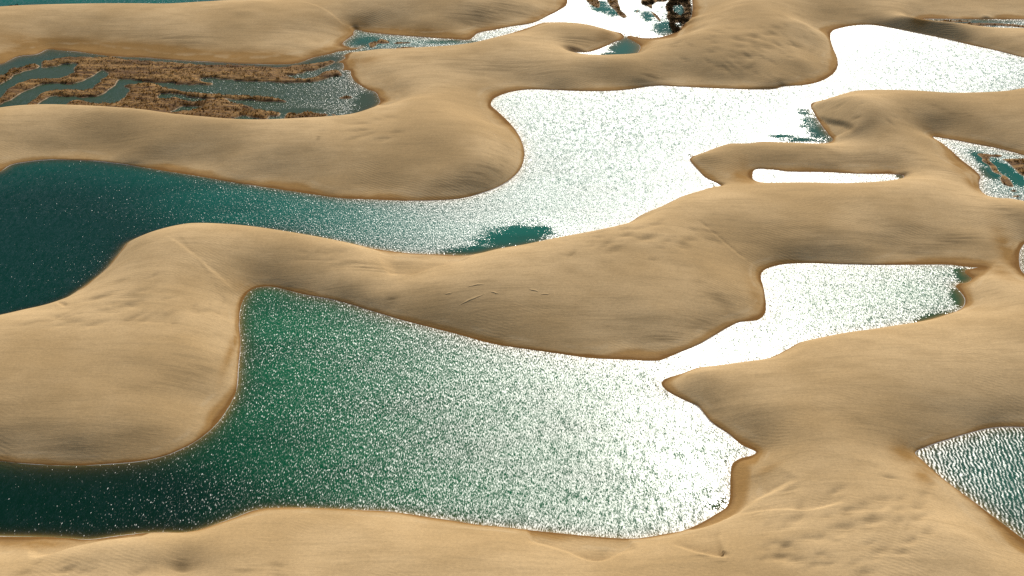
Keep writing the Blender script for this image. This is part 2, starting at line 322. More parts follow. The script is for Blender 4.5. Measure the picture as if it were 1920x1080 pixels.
for q in [(905,28,70,15,8,.9),(960,12,45,8,-10,.5),(330,72,110,10,-3,.7),(200,45,70,8,-14,.35),(540,55,50,8,5,.4),(1075,76,42,8,4,1),(1225,143,42,8,-5,.9),(850,115,120,15,-5,.4),(1000,130,110,15,-8,.4),
 (1500,150,60,6,5,.6),(1545,118,14,14,-30,.6),(905,318,55,12,15,.55),(850,346,65,8,8,.5),(948,285,12,22,-30,.35),(230,265,90,10,-14,.3),(290,290,45,8,-10,.2),(1705,285,32,10,-22,.55),(1775,320,35,8,-15,.55),
 (1770,205,25,3,-15,.9),(1815,215,10,2,-10,.9),(1545,281,40,6,-8,.55),(1600,305,70,12,-4,.4),(1690,328,14,5,0,1),(1790,450,62,10,8,.8),(1880,392,52,14,-30,.5),(1705,477,60,7,10,.6),(1350,560,55,14,-28,.65),(1255,632,50,12,8,.85),  # the small patch at the pond's right tip is a painted cast shadow
 (1320,610,40,14,14,.5),(905,556,85,22,-5,.4),(733,562,13,6,0,1.1),(690,500,50,9,-6,.9),(765,490,34,14,20,.5),(370,690,55,22,20,.4),(330,720,60,12,10,.3),(1140,600,120,14,-4,.25),(1540,440,120,20,-2,.35),(1470,480,60,8,-8,.4),
 (1365,457,80,2.5,-34,.7),(375,490,85,3,-36,.5),(425,520,40,3,-20,.4),(1600,20,30,5,-20,.35),(1680,15,50,5,0,.3),(597,258,4,4,0,1.2),(340,1062,26,18,-35,1),(460,1068,35,12,10,.5),(520,1065,20,14,-40,.7),(1130,1034,18,8,25,.6),(1180,1032,22,4,10,.5),(1330,1046,34,6,-22,1),(1380,915,34,20,30,.5),(1430,890,40,9,10,.5),  # thin crease lines and the dune-nose shadow are painted dark here
 (1420,770,60,16,-12,.4),(1600,780,60,16,-20,.4),(1340,760,20,20,-40,.4),(1500,700,120,14,5,.2),(40,760,70,10,0,.25),(120,835,110,6,2,.4),(250,815,70,7,8,.3)]:
    ellipse(MIN_SHADE, *q)
def dimples(px, py, wx, wy, n, lx, ly, rot, depth, seed):
    g = np.random.default_rng(seed)
    for _ in range(n):
        x = px + g.normal()*wx*0.5; y = py + g.normal()*wy*0.5; s_ = g.uniform(.6, 1.4); ro = rot + g.normal()*12
        ellipse(DZ, x, y, lx*s_, ly*s_, ro, -depth*s_)
        ellipse(MIN_SHADE, x, y + ly*0.4, lx*s_, ly*s_, ro, g.uniform(.3, .7), 'max')  # shade on the sunless side of the hollow, painted as dark sand
DZ = np.zeros_like(Z)
dimples(1385,88,120,50,60,12,3.2,-6,.35,21)
dimples(1470,75,60,40,20,10,3,-8,.3,22)
dimples(1150,440,150,42,38,15,4,14,.35,23)
dimples(1290,445,60,30,10,14,4,8,.3,24)
dimples(225,572,110,46,20,22,5,12,.4,25)
dimples(120,600,120,20,10,26,4,10,.25,26)
dimples(690,245,80,22,14,14,3,6,.3,27)
dimples(1560,985,150,60,26,20,7,22,.4,28)
dimples(1500,1040,150,40,22,20,7,12,.4,29)
dimples(1720,960,120,60,16,16,6,25,.35,30)
dimples(150,1065,120,20,8,22,7,30,.35,31)
dimples(380,570,60,40,6,5,9,-20,.3,32)
dimples(600,480,60,20,8,22,4,10,.25,33)
dimples(1620,220,160,40,8,8,2,-10,.25,34)
Z += DZ*np.clip(D/6, 0, 1)
for q in [(1392,332,24,16,0,1),(1400,332,14,22,0,.8),(1893,480,22,46,0,1),(1880,510,26,26,-30,.6),(1695,850,34,20,0,.9),(1730,890,20,30,-45,.7),(1760,830,60,14,18,.6),(1725,38,20,6,0,1),(1765,262,26,8,-25,.9),(1800,310,16,26,-40,.9),(1825,345,16,22,-20,.9),
 (60,1020,90,14,0,.9),(140,1006,90,6,0,.6),(830,480,80,7,0,.25),(470,542,34,9,0,.6),(440,640,8,70,0,.8),(300,858,140,8,10,.5),(100,870,160,6,0,.6),(1385,905,22,34,0,.2),(1440,880,30,8,15,.4),(1415,850,20,12,0,.8),(400,985,60,8,15,.5),(1150,1014,60,6,0,.25),(250,98,240,12,-4,1.8),(480,111,150,11,-2,1.8),(100,88,90,11,0,1.6),(20,106,70,16,22,1.5),(600,98,60,8,18,.9),(655,120,22,16,0,1),(690,112,40,10,0,.5),
 (668,62,34,16,0,.9),(780,64,130,8,-4,1.5),(900,64,40,10,20,.9),(1000,38,60,8,25,.8),(1060,10,16,20,0,.8),(597,258,1,1,0,.1),(1185,72,34,10,-15,.7),(1210,80,26,16,40,.6),(1290,40,12,30,-25,.7),(1150,74,40,10,-5,.5),(1420,560,16,50,0,.5),(1800,545,14,34,0,.5)]:
    ellipse(DAMP, *q, 'max')
RIP = np.clip(grid_noise(24, 14, 5)*0.5+0.5, 0, 1)

# ------------------------------------------------------------------ materials
def mat(name):
    m = bpy.data.materials.new(name); m.use_nodes = True; nt = m.node_tree; nt.nodes.clear(); return m, nt
class NB:
    def __init__(s, nt): s.nt = nt
    def n(s, t, **k):
        o = s.nt.nodes.new(t)
        for a_, v in k.items(): setattr(o, a_, v)
        return o
    def link(s, a_, b): s.nt.links.new(a_, b)
    def put(s, sock, v):
        if hasattr(v, 'is_linked') or isinstance(v, bpy.types.NodeSocket): s.link(v, sock)
        else: sock.default_value = v
    def math(s, op, a_, b=0.0, c=0.0, clamp=False):
        o = s.n('ShaderNodeMath', operation=op, use_clamp=clamp)
        s.put(o.inputs[0], a_); s.put(o.inputs[1], b); s.put(o.inputs[2], c); return o.outputs[0]
    def mixc(s, f, a_, b, mode='MIX'):
        o = s.n('ShaderNodeMix', data_type='RGBA', blend_type=mode)
        s.put(o.inputs[0], f); s.put(o.inputs[6], a_); s.put(o.inputs[7], b); return o.outputs[2]
    def ramp(s, v, lo, hi, a_=0.0, b=1.0):
        o = s.n('ShaderNodeMapRange', interpolation_type='SMOOTHSTEP')
        s.put(o.inputs[0], v); o.inputs[1].default_value = lo; o.inputs[2].default_value = hi
        o.inputs[3].default_value = a_; o.inputs[4].default_value = b; return o.outputs[0]
    def noise(s, scale, detail=3.0, rough=0.55, vec=None, sc3=None, rot=0.0, dist=0.0):
        if vec is None: vec = s.pos
        if sc3 or rot:
            mp = s.n('ShaderNodeMapping'); s.link(vec, mp.inputs[0]); mp.inputs['Rotation'].default_value = (0, 0, rot)
            mp.inputs['Scale'].default_value = sc3 or (1, 1, 1); vec = mp.outputs[0]
        o = s.n('ShaderNodeTexNoise'); s.link(vec, o.inputs['Vector'])
        o.inputs['Scale'].default_value = scale; o.inputs['Detail'].default_value = detail
        o.inputs['Roughness'].default_value = rough; o.inputs['Distortion'].default_value = dist
        return o
    def attr(s, name): return s.n('ShaderNodeAttribute', attribute_name=name).outputs['Fac']
def new(name):
    m, nt = mat(name); b = NB(nt); b.out = b.n('ShaderNodeOutputMaterial'); b.pos = b.n('ShaderNodeNewGeometry').outputs['Position']; return m, b
def rgb(r, g, b): return (r, g, b, 1.0)

def sand_material():
    m, b = new('sand')
    sep = b.n('ShaderNodeSeparateXYZ'); b.link(b.pos, sep.inputs[0]); z = sep.outputs[2]
    shore = b.attr('shore'); mineral_shade = b.attr('mineral_shade'); damp = b.attr('damp')
    big = b.noise(0.012, 4).outputs['Fac']; mid = b.noise(0.07, 4, .6, sc3=(1, 2.2, 1), rot=.25).outputs['Fac']
    streak = b.noise(0.16, 5, .68, sc3=(.16, 2.6, 1), rot=-.10, dist=.5).outputs['Fac']
    fine = b.noise(0.9, 4, .7).outputs['Fac']; grit = b.noise(3.5, 2, .7).outputs['Fac']
    c = b.mixc(b.ramp(big, .38, .62), rgb(.510, .342, .165), rgb(.640, .445, .232))
    c = b.mixc(b.math('MULTIPLY', b.ramp(mid, .42, .68), .28), c, rgb(.38, .252, .118))
    c = b.mixc(b.math('MULTIPLY', b.ramp(streak, .48, .70), .28), c, rgb(.32, .225, .115))
    # dark heavy minerals in streaks, plus shade painted at hollows, creases and shadows
    dm = b.math('MULTIPLY', mineral_shade, b.ramp(streak, .40, .60, .12, 1.0))
    c = b.mixc(b.math('MULTIPLY', dm, .78, clamp=True), c, rgb(.190, .130, .064))
    # damp rim: orange-brown
    wob = b.noise(.09, 3).outputs['Fac']
    zz = b.math('ADD', z, b.math('MULTIPLY', b.math('SUBTRACT', wob, .5), .9))
    zz = b.math('ADD', zz, b.math('MULTIPLY', b.math('SUBTRACT', b.noise(.017, 2).outputs['Fac'], .5), 2.6))
    line = b.ramp(b.math('ADD', z, b.math('MULTIPLY', wob, .3)), .30, .62, 1.0, 0.0)
    wet = b.math('MAXIMUM', line, b.math('MULTIPLY', b.ramp(zz, .35, 1.0, 1.0, 0.0), .85))
    dmp = b.math('MULTIPLY', damp, b.ramp(mid, .3, .6, .55, 1.0))
    w_all = b.math('MAXIMUM', wet, b.math('MINIMUM', b.math('MULTIPLY', dmp, 1.25), .92))
    wc = b.mixc(line, rgb(.345, .182, .050), rgb(.205, .090, .016))
    wc = b.mixc(b.ramp(z, -.12, .0, 1.0, 0.0), wc, rgb(.34, .18, .055))
    c = b.mixc(b.math('MULTIPLY', w_all, .9), c, wc)
    rim = b.math('MULTIPLY', b.ramp(zz, 1.2, 1.45), b.ramp(zz, 1.55, 2.1, 1.0, 0.0))
    c = b.mixc(b.math('MULTIPLY', b.math('MULTIPLY', rim, b.ramp(wob, .4, .65)), .30), c, rgb(.66, .50, .30))
    # speckle
    c = b.mixc(.42, c, b.mixc(b.ramp(fine, .3, .7), rgb(.80, .80, .80), rgb(1.15, 1.13, 1.10)), 'MULTIPLY')
    c = b.mixc(.38, c, b.mixc(b.ramp(grit, .3, .7), rgb(.78, .78, .78), rgb(1.2, 1.2, 1.2)), 'MULTIPLY')
    # thin white sun glint along the water line, painted into the colour
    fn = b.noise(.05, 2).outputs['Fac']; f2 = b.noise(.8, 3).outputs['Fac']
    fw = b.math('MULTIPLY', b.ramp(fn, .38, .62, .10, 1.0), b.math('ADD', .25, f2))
    shore_glint = b.math('MULTIPLY', b.math('LESS_THAN', shore, b.math('MULTIPLY', fw, .38)), b.math('GREATER_THAN', shore, -.02))
    c = b.mixc(b.math('MULTIPLY', shore_glint, .6), c, rgb(.82, .80, .74))
    p = b.n('ShaderNodeBsdfPrincipled'); b.link(c, p.inputs['Base Color'])
    p.inputs['Roughness'].default_value = .95; p.inputs['Specular IOR Level'].default_value = .05
    rip = b.noise(.55, 3, .6, sc3=(.45, 2.2, 1), rot=.35, dist=.4).outputs['Fac']
    bump = b.n('ShaderNodeBump'); bump.inputs['Strength'].default_value = .22; bump.inputs['Distance'].default_value = .5
    h = b.math('ADD', b.math('MULTIPLY', rip, .6), b.math('MULTIPLY', streak, .35))
    h = b.math('ADD', h, b.math('MULTIPLY', b.noise(2.2, 2).outputs['Fac'], .22))
    wv = b.n('ShaderNodeTexWave', wave_type='BANDS', bands_direction='Y'); mpw = b.n('ShaderNodeMapping'); b.link(b.pos, mpw.inputs[0]); mpw.inputs['Rotation'].default_value = (0, 0, .45); b.link(mpw.outputs[0], wv.inputs['Vector'])
    wv.inputs['Scale'].default_value = .20; wv.inputs['Distortion'].default_value = 5.0; wv.inputs['Detail'].default_value = 2.0; wv.inputs['Detail Scale'].default_value = .6
    rmask = b.ramp(b.noise(.022, 3).outputs['Fac'], .50, .66)
    h = b.math('ADD', h, b.math('MULTIPLY', b.math('MULTIPLY', wv.outputs['Fac'], rmask), .28))
    b.link(h, bump.inputs['Height']); b.link(bump.outputs[0], p.inputs['Normal'])
    b.link(p.outputs[0], b.out.inputs[0]); return m
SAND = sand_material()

def water_material(name, deep_c, shallow_c, clear=.9, amp=1.0, lam=1.0, w=(.22, .70, .66), crest=.38, rough=.315, swell=0.0):
    m, b = new(name)
    depth = b.attr('depth'); calm = b.attr('calm')
    body = b.mixc(b.ramp(b.attr('pool'), .0, 6.0), shallow_c, deep_c)
    body = b.mixc(b.math('MULTIPLY', b.ramp(b.noise(.035, 4, sc3=(.6, 1.5, 1)).outputs['Fac'], .4, .7), .3), body, deep_c)
    # slopes of wind waves: crests run along the view, the wind comes from the side
    def slopes(scale, sc3, rot, det):
        o = b.noise(scale, det, .55, sc3=sc3, rot=rot); s = b.n('ShaderNodeSeparateColor'); b.link(o.outputs['Color'], s.inputs[0])
        return [b.math('SUBTRACT', q, .5) for q in s.outputs[:2]]
    s1 = slopes(.62/lam, (1.0, crest, 1), R(14), 1.0); s2 = slopes(2.5/lam, (1.0, .26, 1), R(12), 1.0); s3 = slopes(5.0/lam, (1.0, .36, 1), R(18), 1.5)
    s2 = [b.math('MULTIPLY', q, b.math('ADD', .62, b.math('MULTIPLY', b.math('MULTIPLY', q, q), 11.0))) for q in s2]
    if swell:                         # regular little wave trains
        mpw = b.n('ShaderNodeMapping'); b.link(b.pos, mpw.inputs[0]); mpw.inputs['Rotation'].default_value = (0, 0, R(6))
        wv = b.n('ShaderNodeTexWave', wave_type='BANDS', bands_direction='X'); b.link(mpw.outputs[0], wv.inputs['Vector'])
        wv.inputs['Scale'].default_value = .22; wv.inputs['Distortion'].default_value = 7.0; wv.inputs['Detail'].default_value = 2.0; wv.inputs['Detail Scale'].default_value = 1.1
        s1[0] = b.math('ADD', s1[0], b.math('MULTIPLY', b.math('SUBTRACT', wv.outputs['Fac'], .5), swell))
    gust = b.noise(.018, 3, sc3=(.5, 1.6, 1)).outputs['Fac']
    edge = b.noise(.16, 6, .72, sc3=(.7, 1.1, 1)).outputs['Fac']; spk = b.noise(1.3, 2, .6).outputs['Fac']
    cv = b.math('ADD', calm, b.math('MULTIPLY', b.math('SUBTRACT', edge, .5), 1.5)); cv = b.math('ADD', cv, b.math('MULTIPLY', b.math('SUBTRACT', spk, .5), 1.2))
    cm = b.math('MULTIPLY', b.ramp(cv, .15, 1.0), b.ramp(calm, .06, .40))
    A = b.math('MULTIPLY', b.math('MULTIPLY', b.ramp(gust, .3, .7, .82, 1.12), amp), b.math('SUBTRACT', 1.0, b.math('MULTIPLY', cm, .93)))
    A = b.math('MULTIPLY', A, b.attr('wind'))
    def tot(i, w1, w2, w3):
        v = b.math('ADD', b.math('ADD', b.math('MULTIPLY', s1[i], w1), b.math('MULTIPLY', s2[i], w2)), b.math('MULTIPLY', s3[i], w3))
        return b.math('MULTIPLY', v, A)
    cmb = b.n('ShaderNodeCombineXYZ'); b.put(cmb.inputs[0], tot(0, *w)); b.put(cmb.inputs[1], tot(1, .28, .5, .55)); cmb.inputs[2].default_value = 1.0
    nv = b.n('ShaderNodeVectorMath', operation='NORMALIZE'); b.link(cmb.outputs[0], nv.inputs[0]); N = nv.outputs[0]
    dif = b.n('ShaderNodeBsdfDiffuse'); b.link(body, dif.inputs[0])
    tr = b.n('ShaderNodeBsdfTransparent'); tr.inputs[0].default_value = rgb(.80, .88, .78)
    op = b.math('SUBTRACT', 1.0, b.math('POWER', 2.71828, b.math('MULTIPLY', depth, -clear)), clamp=True)
    mx = b.n('ShaderNodeMixShader'); b.link(op, mx.inputs[0]); b.link(tr.outputs[0], mx.inputs[1]); b.link(dif.outputs[0], mx.inputs[2])
    gl = b.n('ShaderNodeBsdfGlossy', distribution='BECKMANN'); b.link(b.math('SUBTRACT', b.math('MULTIPLY', b.math('POWER', b.attr('wind'), .5), rough), b.math('MULTIPLY', cm, rough - .10)), gl.inputs['Roughness']); b.link(N, gl.inputs['Normal'])
    fr = b.n('ShaderNodeFresnel'); fr.inputs[0].default_value = 1.333; b.link(N, fr.inputs['Normal'])
    m2 = b.n('ShaderNodeMixShader'); b.link(b.math('MULTIPLY', fr.outputs[0], b.math('SUBTRACT', 1.0, b.n('ShaderNodeNewGeometry').outputs['Backfacing'])), m2.inputs[0]); b.link(mx.outputs[0], m2.inputs[1]); b.link(gl.outputs[0], m2.inputs[2])
    b.link(m2.outputs[0], b.out.inputs[0]); return m
W_GREEN = water_material('green_water', rgb(.000, .020, .009), rgb(.002, .132, .050), .8, w=(.15, .95, .40), rough=.35)
W_RIPPLE = water_material('rippled_green_water', rgb(.000, .030, .020), rgb(.022, .120, .080), .9, amp=1.1, lam=.48, w=(.50, .35, .20), crest=.30, rough=.34, swell=.48)
W_TEAL = water_material('teal_water', rgb(.000, .034, .020), rgb(.000, .140, .098), 1.0, amp=1.0, lam=.9, w=(.15, .95, .40), rough=.36)
W_MURK = water_material('murky_water', rgb(.008, .065, .036), rgb(.050, .078, .036), 2.0, amp=1.0, lam=.9, w=(.20, .95, .42), rough=.34)

# ------------------------------------------------------------------ building
col = sc.collection
def tag(o, label=None, cat=None, group=None, kind=None):
    for k, v in (('label', label), ('category', cat), ('group', group), ('kind', kind)):
        if v: o[k] = v
    return o
def mesh_obj(name, co, faces, material, parent=None, smooth=True, attrs={}):
    me = bpy.data.meshes.new(name); co = np.asarray(co, np.float32); faces = np.asarray(faces, np.int32)
    nf, k = faces.shape
    me.vertices.add(len(co)); me.vertices.foreach_set('co', co.ravel())
    me.loops.add(nf*k); me.loops.foreach_set('vertex_index', faces.ravel())
    me.polygons.add(nf); me.polygons.foreach_set('loop_start', np.arange(0, nf*k, k, dtype=np.int32))
    if smooth: me.polygons.foreach_set('use_smooth', np.ones(nf, bool))
    for a_, v in attrs.items():
        at = me.attributes.new(a_, 'FLOAT', 'POINT'); at.data.foreach_set('value', np.asarray(v, np.float32).ravel())
    me.update(calc_edges=True); me.materials.append(material)
    o = bpy.data.objects.new(name, me); col.objects.link(o)
    if parent: o.parent = parent
    return o
def quads(idx, keep):                 # idx: 2-D vertex numbers, keep: cells
    a, b, c, d = idx[:-1, :-1][keep], idx[:-1, 1:][keep], idx[1:, 1:][keep], idx[1:, :-1][keep]
    return np.stack([a, b, c, d], 1)
def patch(name, xs, ys, z, keep, material, parent=None, attrs={}):
    idx = np.arange(len(xs)*len(ys)).reshape(len(ys), len(xs)); f = quads(idx, keep)
    used, inv = np.unique(f, return_inverse=True); gx, gy = np.meshgrid(xs, ys)
    co = np.stack([gx.ravel()[used], gy.ravel()[used], np.broadcast_to(z, gx.shape).ravel()[used]], 1)
    return mesh_obj(name, co, inv.reshape(f.shape), material, parent, attrs={k: np.broadcast_to(v, gx.shape).ravel()[used] for k, v in attrs.items()})

idx = np.arange(NX*NY).reshape(NY, NX)
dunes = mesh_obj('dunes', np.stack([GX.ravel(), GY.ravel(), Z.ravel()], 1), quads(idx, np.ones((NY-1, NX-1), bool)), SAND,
                 attrs={'shore': D, 'mineral_shade': np.clip(MIN_SHADE, 0, 1.2), 'damp': DAMP})
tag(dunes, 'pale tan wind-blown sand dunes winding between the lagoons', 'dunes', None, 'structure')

# ------------------------------------------------------------------ water: one sheet per lagoon
CALM = np.zeros_like(Z)
def calm(px, py, rx, ry, rot=0, amp=1.0):
    x0, y0 = unproj(px, py); x1, _ = unproj(px+1, py); _, y1 = unproj(px, py-1); sx, sy = x1-x0, y1-y0
    r = max(rx*sx, ry*sy)*2.2; js, is_ = box(x0, y0, r); gx, gy = (GX[js, is_]-x0)/sx, (GY[js, is_]-y0)/sy
    c, s_ = math.cos(R(rot)), math.sin(R(rot)); e = ((gx*c+gy*s_)/rx)**2 + ((-gx*s_+gy*c)/ry)**2
    CALM[js, is_] = np.maximum(CALM[js, is_], amp*np.exp(-e*.9))
for q in [(970,446,88,34,8),(900,470,90,12,6),(1010,432,40,14,0),(1533,238,46,42,-40),(1500,262,80,7,0),(1470,255,50,6,0),(1510,212,22,16,0),(1295,291,14,8,0),(1338,347,18,8,-30),(1808,520,16,16,0,1.2),(1802,562,17,20,0,1.2),(1752,596,44,9,12),(1352,940,18,14,0,.8),(1340,950,30,10,0,.6),
 (1185,92,44,26,0,1.3),(1150,104,30,8,0),(1690,332,12,6,0),(1845,300,24,14,-45),(1880,315,24,14,-45),(1905,335,20,16,-40),(1855,325,16,14,-45),(1290,30,60,45,0),(1250,52,40,22,0),(1130,14,30,16,-20),(1150,24,22,10,0),(1195,21,10,5,0),(1215,30,20,14,0),(700,205,40,18,15),(690,190,24,20,0),(560,207,50,4,0),(1900,174,40,5,8),(220,170,140,36,0,.6),(100,150,130,40,0,.8),(60,120,80,20,0,.9),(690,78,40,10,0,.7),(850,78,60,6,0,.6),(1800,42,120,10,0,.9),(450,122,220,6,0,.9),(600,115,60,8,0,.9),(1240,700,20,10,0,.4)]:
    calm(*q)
WIND = np.ones_like(Z)                # how hard the breeze ruffles each reach
def wind(px, py, rx, ry, f):
    x0, y0 = unproj(px, py); sx = unproj(px+1, py)[0]-x0; sy = unproj(px, py-1)[1]-y0
    WIND[:] += (f-1)*np.exp(-(((GX-x0)/(rx*sx))**2+((GY-y0)/(ry*sy))**2))
for q in [(1100,260,300,130,1.8),(1380,185,260,60,1.7),(1740,110,240,80,1.9),(1180,20,180,40,1.5),(60,450,380,160,.82),(80,930,380,120,.85),(1310,880,120,110,.74),(1310,660,170,40,.8),(1000,820,200,120,1.12),(1600,540,180,50,1.2)]: wind(*q)
XW, YW = X[::2], Y[::2]
LAB = {'main':('long teal lagoon winding across the middle of the dunes',W_TEAL),'near':('wide deep green lagoon in the foreground, sparkling white towards its narrow arm',W_GREEN),
 'corner':('rippled green lagoon cut by the lower right corner of the view',W_RIPPLE),'pond':('thin white glinting pond lying alone in a dune hollow',W_TEAL),'reedy':('triangular lagoon with brown mud bars at the right edge',W_TEAL),
 'strip':('narrow far strip of water holding brown mud at the upper right',W_TEAL),'far':('plain teal lagoon at the upper left corner behind the farthest dune',W_TEAL),'top':('glaring white lagoon with dark bushes at the top, and its thin channel',W_TEAL),
 'wedge':('small teal and white wedge-shaped pond below the bushy lagoon',W_TEAL),'marsh':('shallow murky marsh water between brown sedge banks',W_MURK),'edge':('sliver of a pond ringed by damp sand at the right edge',W_TEAL)}
calm2, d2 = CALM[::2, ::2], D[::2, ::2]; own2 = OWN[::2, ::2]; dep2 = np.where(D < 0, dep, 0.0)[::2, ::2]
cell_own = own2[:-1, :-1]
dmin = np.minimum(np.minimum(d2[:-1, :-1], d2[1:, 1:]), np.minimum(d2[:-1, 1:], d2[1:, :-1]))
for n_, k in enumerate(KEYS):
    o = patch('lagoon', XW, YW, 0.0, (cell_own == n_) & (dmin < 1.0), LAB[k][1], attrs={'depth': dep2, 'calm': calm2, 'pool': pool[::2, ::2], 'wind': WIND[::2, ::2]})
    tag(o, LAB[k][0], 'lagoon', None, 'structure')

# ------------------------------------------------------------------ mud banks and bushes
def veg_material(name, a_, c, d):
    m, b = new(name); t = b.attr('tone'); n1 = b.noise(.35, 3).outputs['Fac']
    v = b.math('ADD', b.math('MULTIPLY', t, .65), b.math('MULTIPLY', n1, .45))
    cc = b.mixc(b.ramp(v, .15, .5), a_, c); cc = b.mixc(b.ramp(v, .5, .9), cc, d)
    p = b.n('ShaderNodeBsdfDiffuse'); b.link(cc, p.inputs[0]); q = b.n('ShaderNodeBsdfTranslucent'); b.link(cc, q.inputs[0])
    mx = b.n('ShaderNodeMixShader'); mx.inputs[0].default_value = .4; b.link(p.outputs[0], mx.inputs[1]); b.link(q.outputs[0], mx.inputs[2]); b.link(mx.outputs[0], b.out.inputs[0]); return m
SEDGE = veg_material('dry_sedge', rgb(.024, .011, .003), rgb(.19, .095, .020), rgb(.47, .27, .075))
BUSH = veg_material('dark_bush', rgb(.012, .010, .006), rgb(.035, .024, .012), rgb(.09, .055, .025))
def mud_material():
    m, b = new('mud'); sh = b.attr('shore'); n1 = b.noise(.16, 5, .65, sc3=(.16, 2.0, 1), rot=.06).outputs['Fac']; n2 = b.noise(.8, 4, .7).outputs['Fac']
    c = b.mixc(b.ramp(n1, .35, .65), rgb(.12, .050, .010), rgb(.40, .215, .058)); c = b.mixc(b.ramp(n2, .42, .7), c, rgb(.050, .026, .009))
    f = b.math('LESS_THAN', b.math('ABSOLUTE', b.math('SUBTRACT', sh, .25)), b.math('MULTIPLY', b.ramp(n1, .3, .6), .3))
    c = b.mixc(b.math('MULTIPLY', f, .5), c, rgb(.60, .50, .36))
    p = b.n('ShaderNodeBsdfPrincipled'); b.link(c, p.inputs['Base Color']); p.inputs['Roughness'].default_value = .85; p.inputs['Specular IOR Level'].default_value = .15
    bp = b.n('ShaderNodeBump'); bp.inputs['Distance'].default_value = .4; bp.inputs['Strength'].default_value = .5; b.link(n2, bp.inputs['Height']); b.link(bp.outputs[0], p.inputs['Normal'])
    b.link(p.outputs[0], b.out.inputs[0]); return m
MUD = mud_material()

def tuft_mesh(pts, size, seed, bush):
    g = np.random.default_rng(seed); co = []; fa = []; tone = []
    for (x, y, z), s_, tn in zip(pts, size, g.random(len(pts))):
        nb = 26 if bush else 9
        for _ in range(nb):
            if bush:
                th = g.uniform(0, 2*math.pi); ph = g.uniform(.05, 1.0); rr = s_*g.uniform(.45, 1.0)
                c = np.array([x + rr*math.cos(th)*math.cos(ph), y + rr*math.sin(th)*math.cos(ph), z + rr*math.sin(ph)*.9])
                v = g.normal(size=(2, 3)); v /= np.linalg.norm(v, axis=1)[:, None]; l = s_*g.uniform(.22, .45)
                q = [c - v[0]*l, c + v[1]*l*.6, c + v[0]*l]
            else:
                th = g.uniform(0, 2*math.pi); ln = s_*g.uniform(.6, 1.3); lean = g.uniform(.15, .8)
                bx, by = x + g.normal()*.22*s_, y + g.normal()*.22*s_; wx, wy = -math.sin(th)*.16*s_, math.cos(th)*.16*s_
                q = [np.array([bx-wx, by-wy, z-.08]), np.array([bx+wx, by+wy, z-.08]), np.array([bx+math.cos(th)*ln*lean, by+math.sin(th)*ln*lean, z+ln*.85])]
            i = len(co); co += q; fa.append((i, i+1, i+2)); tone += [np.clip(tn + g.normal()*.15, 0, 1)]*3
    return np.array(co), np.array(fa), np.array(tone)

def bank(name, label, cat, loops, height=.8, density=.9, size=(.5, 1.15), bush=False, part='sedge', group=None, seed=1, slope=.45, ragged=.6, grow=0.0):
    g = np.random.default_rng(seed)
    L = [ground(spline(l, step=3.0), .05) for l in loops]
    for l in L: l += np.stack([np.interp(np.arange(len(l)), np.arange(0, len(l)+3, 3), g.normal(size=len(range(0, len(l)+3, 3)))) for _ in range(2)], 1)*ragged*.5
    allp = np.concatenate(L); lo = allp.min(0)-4; hi = allp.max(0)+4
    st = .8 if max(hi-lo) > 20 else .4
    xs = np.arange(lo[0], hi[0]+st, st); ys = np.arange(lo[1], hi[1]+st, st)
    d = -sdf(xs, ys, L) + grow
    gx, gy = np.meshgrid(xs, ys)
    lump = np.kron(g.random((len(ys)//4+2, len(xs)//4+2)), np.ones((4, 4)))[:len(ys), :len(xs)]
    for _ in range(3): lump = (lump + np.roll(lump, 1, 0) + np.roll(lump, 1, 1) + np.roll(lump, -1, 0) + np.roll(lump, -1, 1))/5
    h = height*(.55 + .9*lump)
    z = np.where(d > 0, h*(1-np.exp(-d*slope/height)), d*.35)
    cell = np.maximum(np.maximum(d[:-1, :-1], d[1:, 1:]), np.maximum(d[:-1, 1:], d[1:, :-1])) > -1.0
    root = bpy.data.objects.new(name, None); col.objects.link(root); root.empty_display_size = 1.0
    c0 = allp.mean(0); root.location = (c0[0], c0[1], 0.0)
    tag(root, label, cat, group)
    mud = patch('mud', xs - c0[0], ys - c0[1], z, cell, MUD, root, {'shore': d})
    ok = d > .5; n = int(ok.sum()*st*st*density)
    if n > 0:
        jj, ii = np.nonzero(ok); k = g.choice(len(jj), size=max(n, 3))
        pat = np.sin(gy*.55 + gx*.06 + 5*lump)*1.1 + lump*2 - .9
        keep = g.random(len(k)) < np.clip(.55 + pat[jj[k], ii[k]]*.5, .15, 1); k = k[keep]
        pts = np.stack([xs[ii[k]] + g.uniform(-.4, .4, len(k)) - c0[0], ys[jj[k]] + g.uniform(-.4, .4, len(k)) - c0[1], z[jj[k], ii[k]]], 1)
        co, fa, tone = tuft_mesh(pts, g.uniform(size[0], size[1], len(pts)), seed, bush)
        v = mesh_obj(part, co, fa, BUSH if bush else SEDGE, root, False, {'tone': tone}); v['kind'] = 'stuff'
    return root
S1 = 'sedge banks in the marsh'
bank('marsh_bank', 'slim brown sedge bank slanting in from the left edge of the marsh', 'bank', [[(-40,168),(-40,152),(0,143),(12,140),(22,130),(44,127),(62,122),(71,124),(68,127),(50,132),(25,141),(12,150),(0,157)]], height=1.3, slope=.8, grow=1.0, ragged=1.2, group=S1, seed=2)
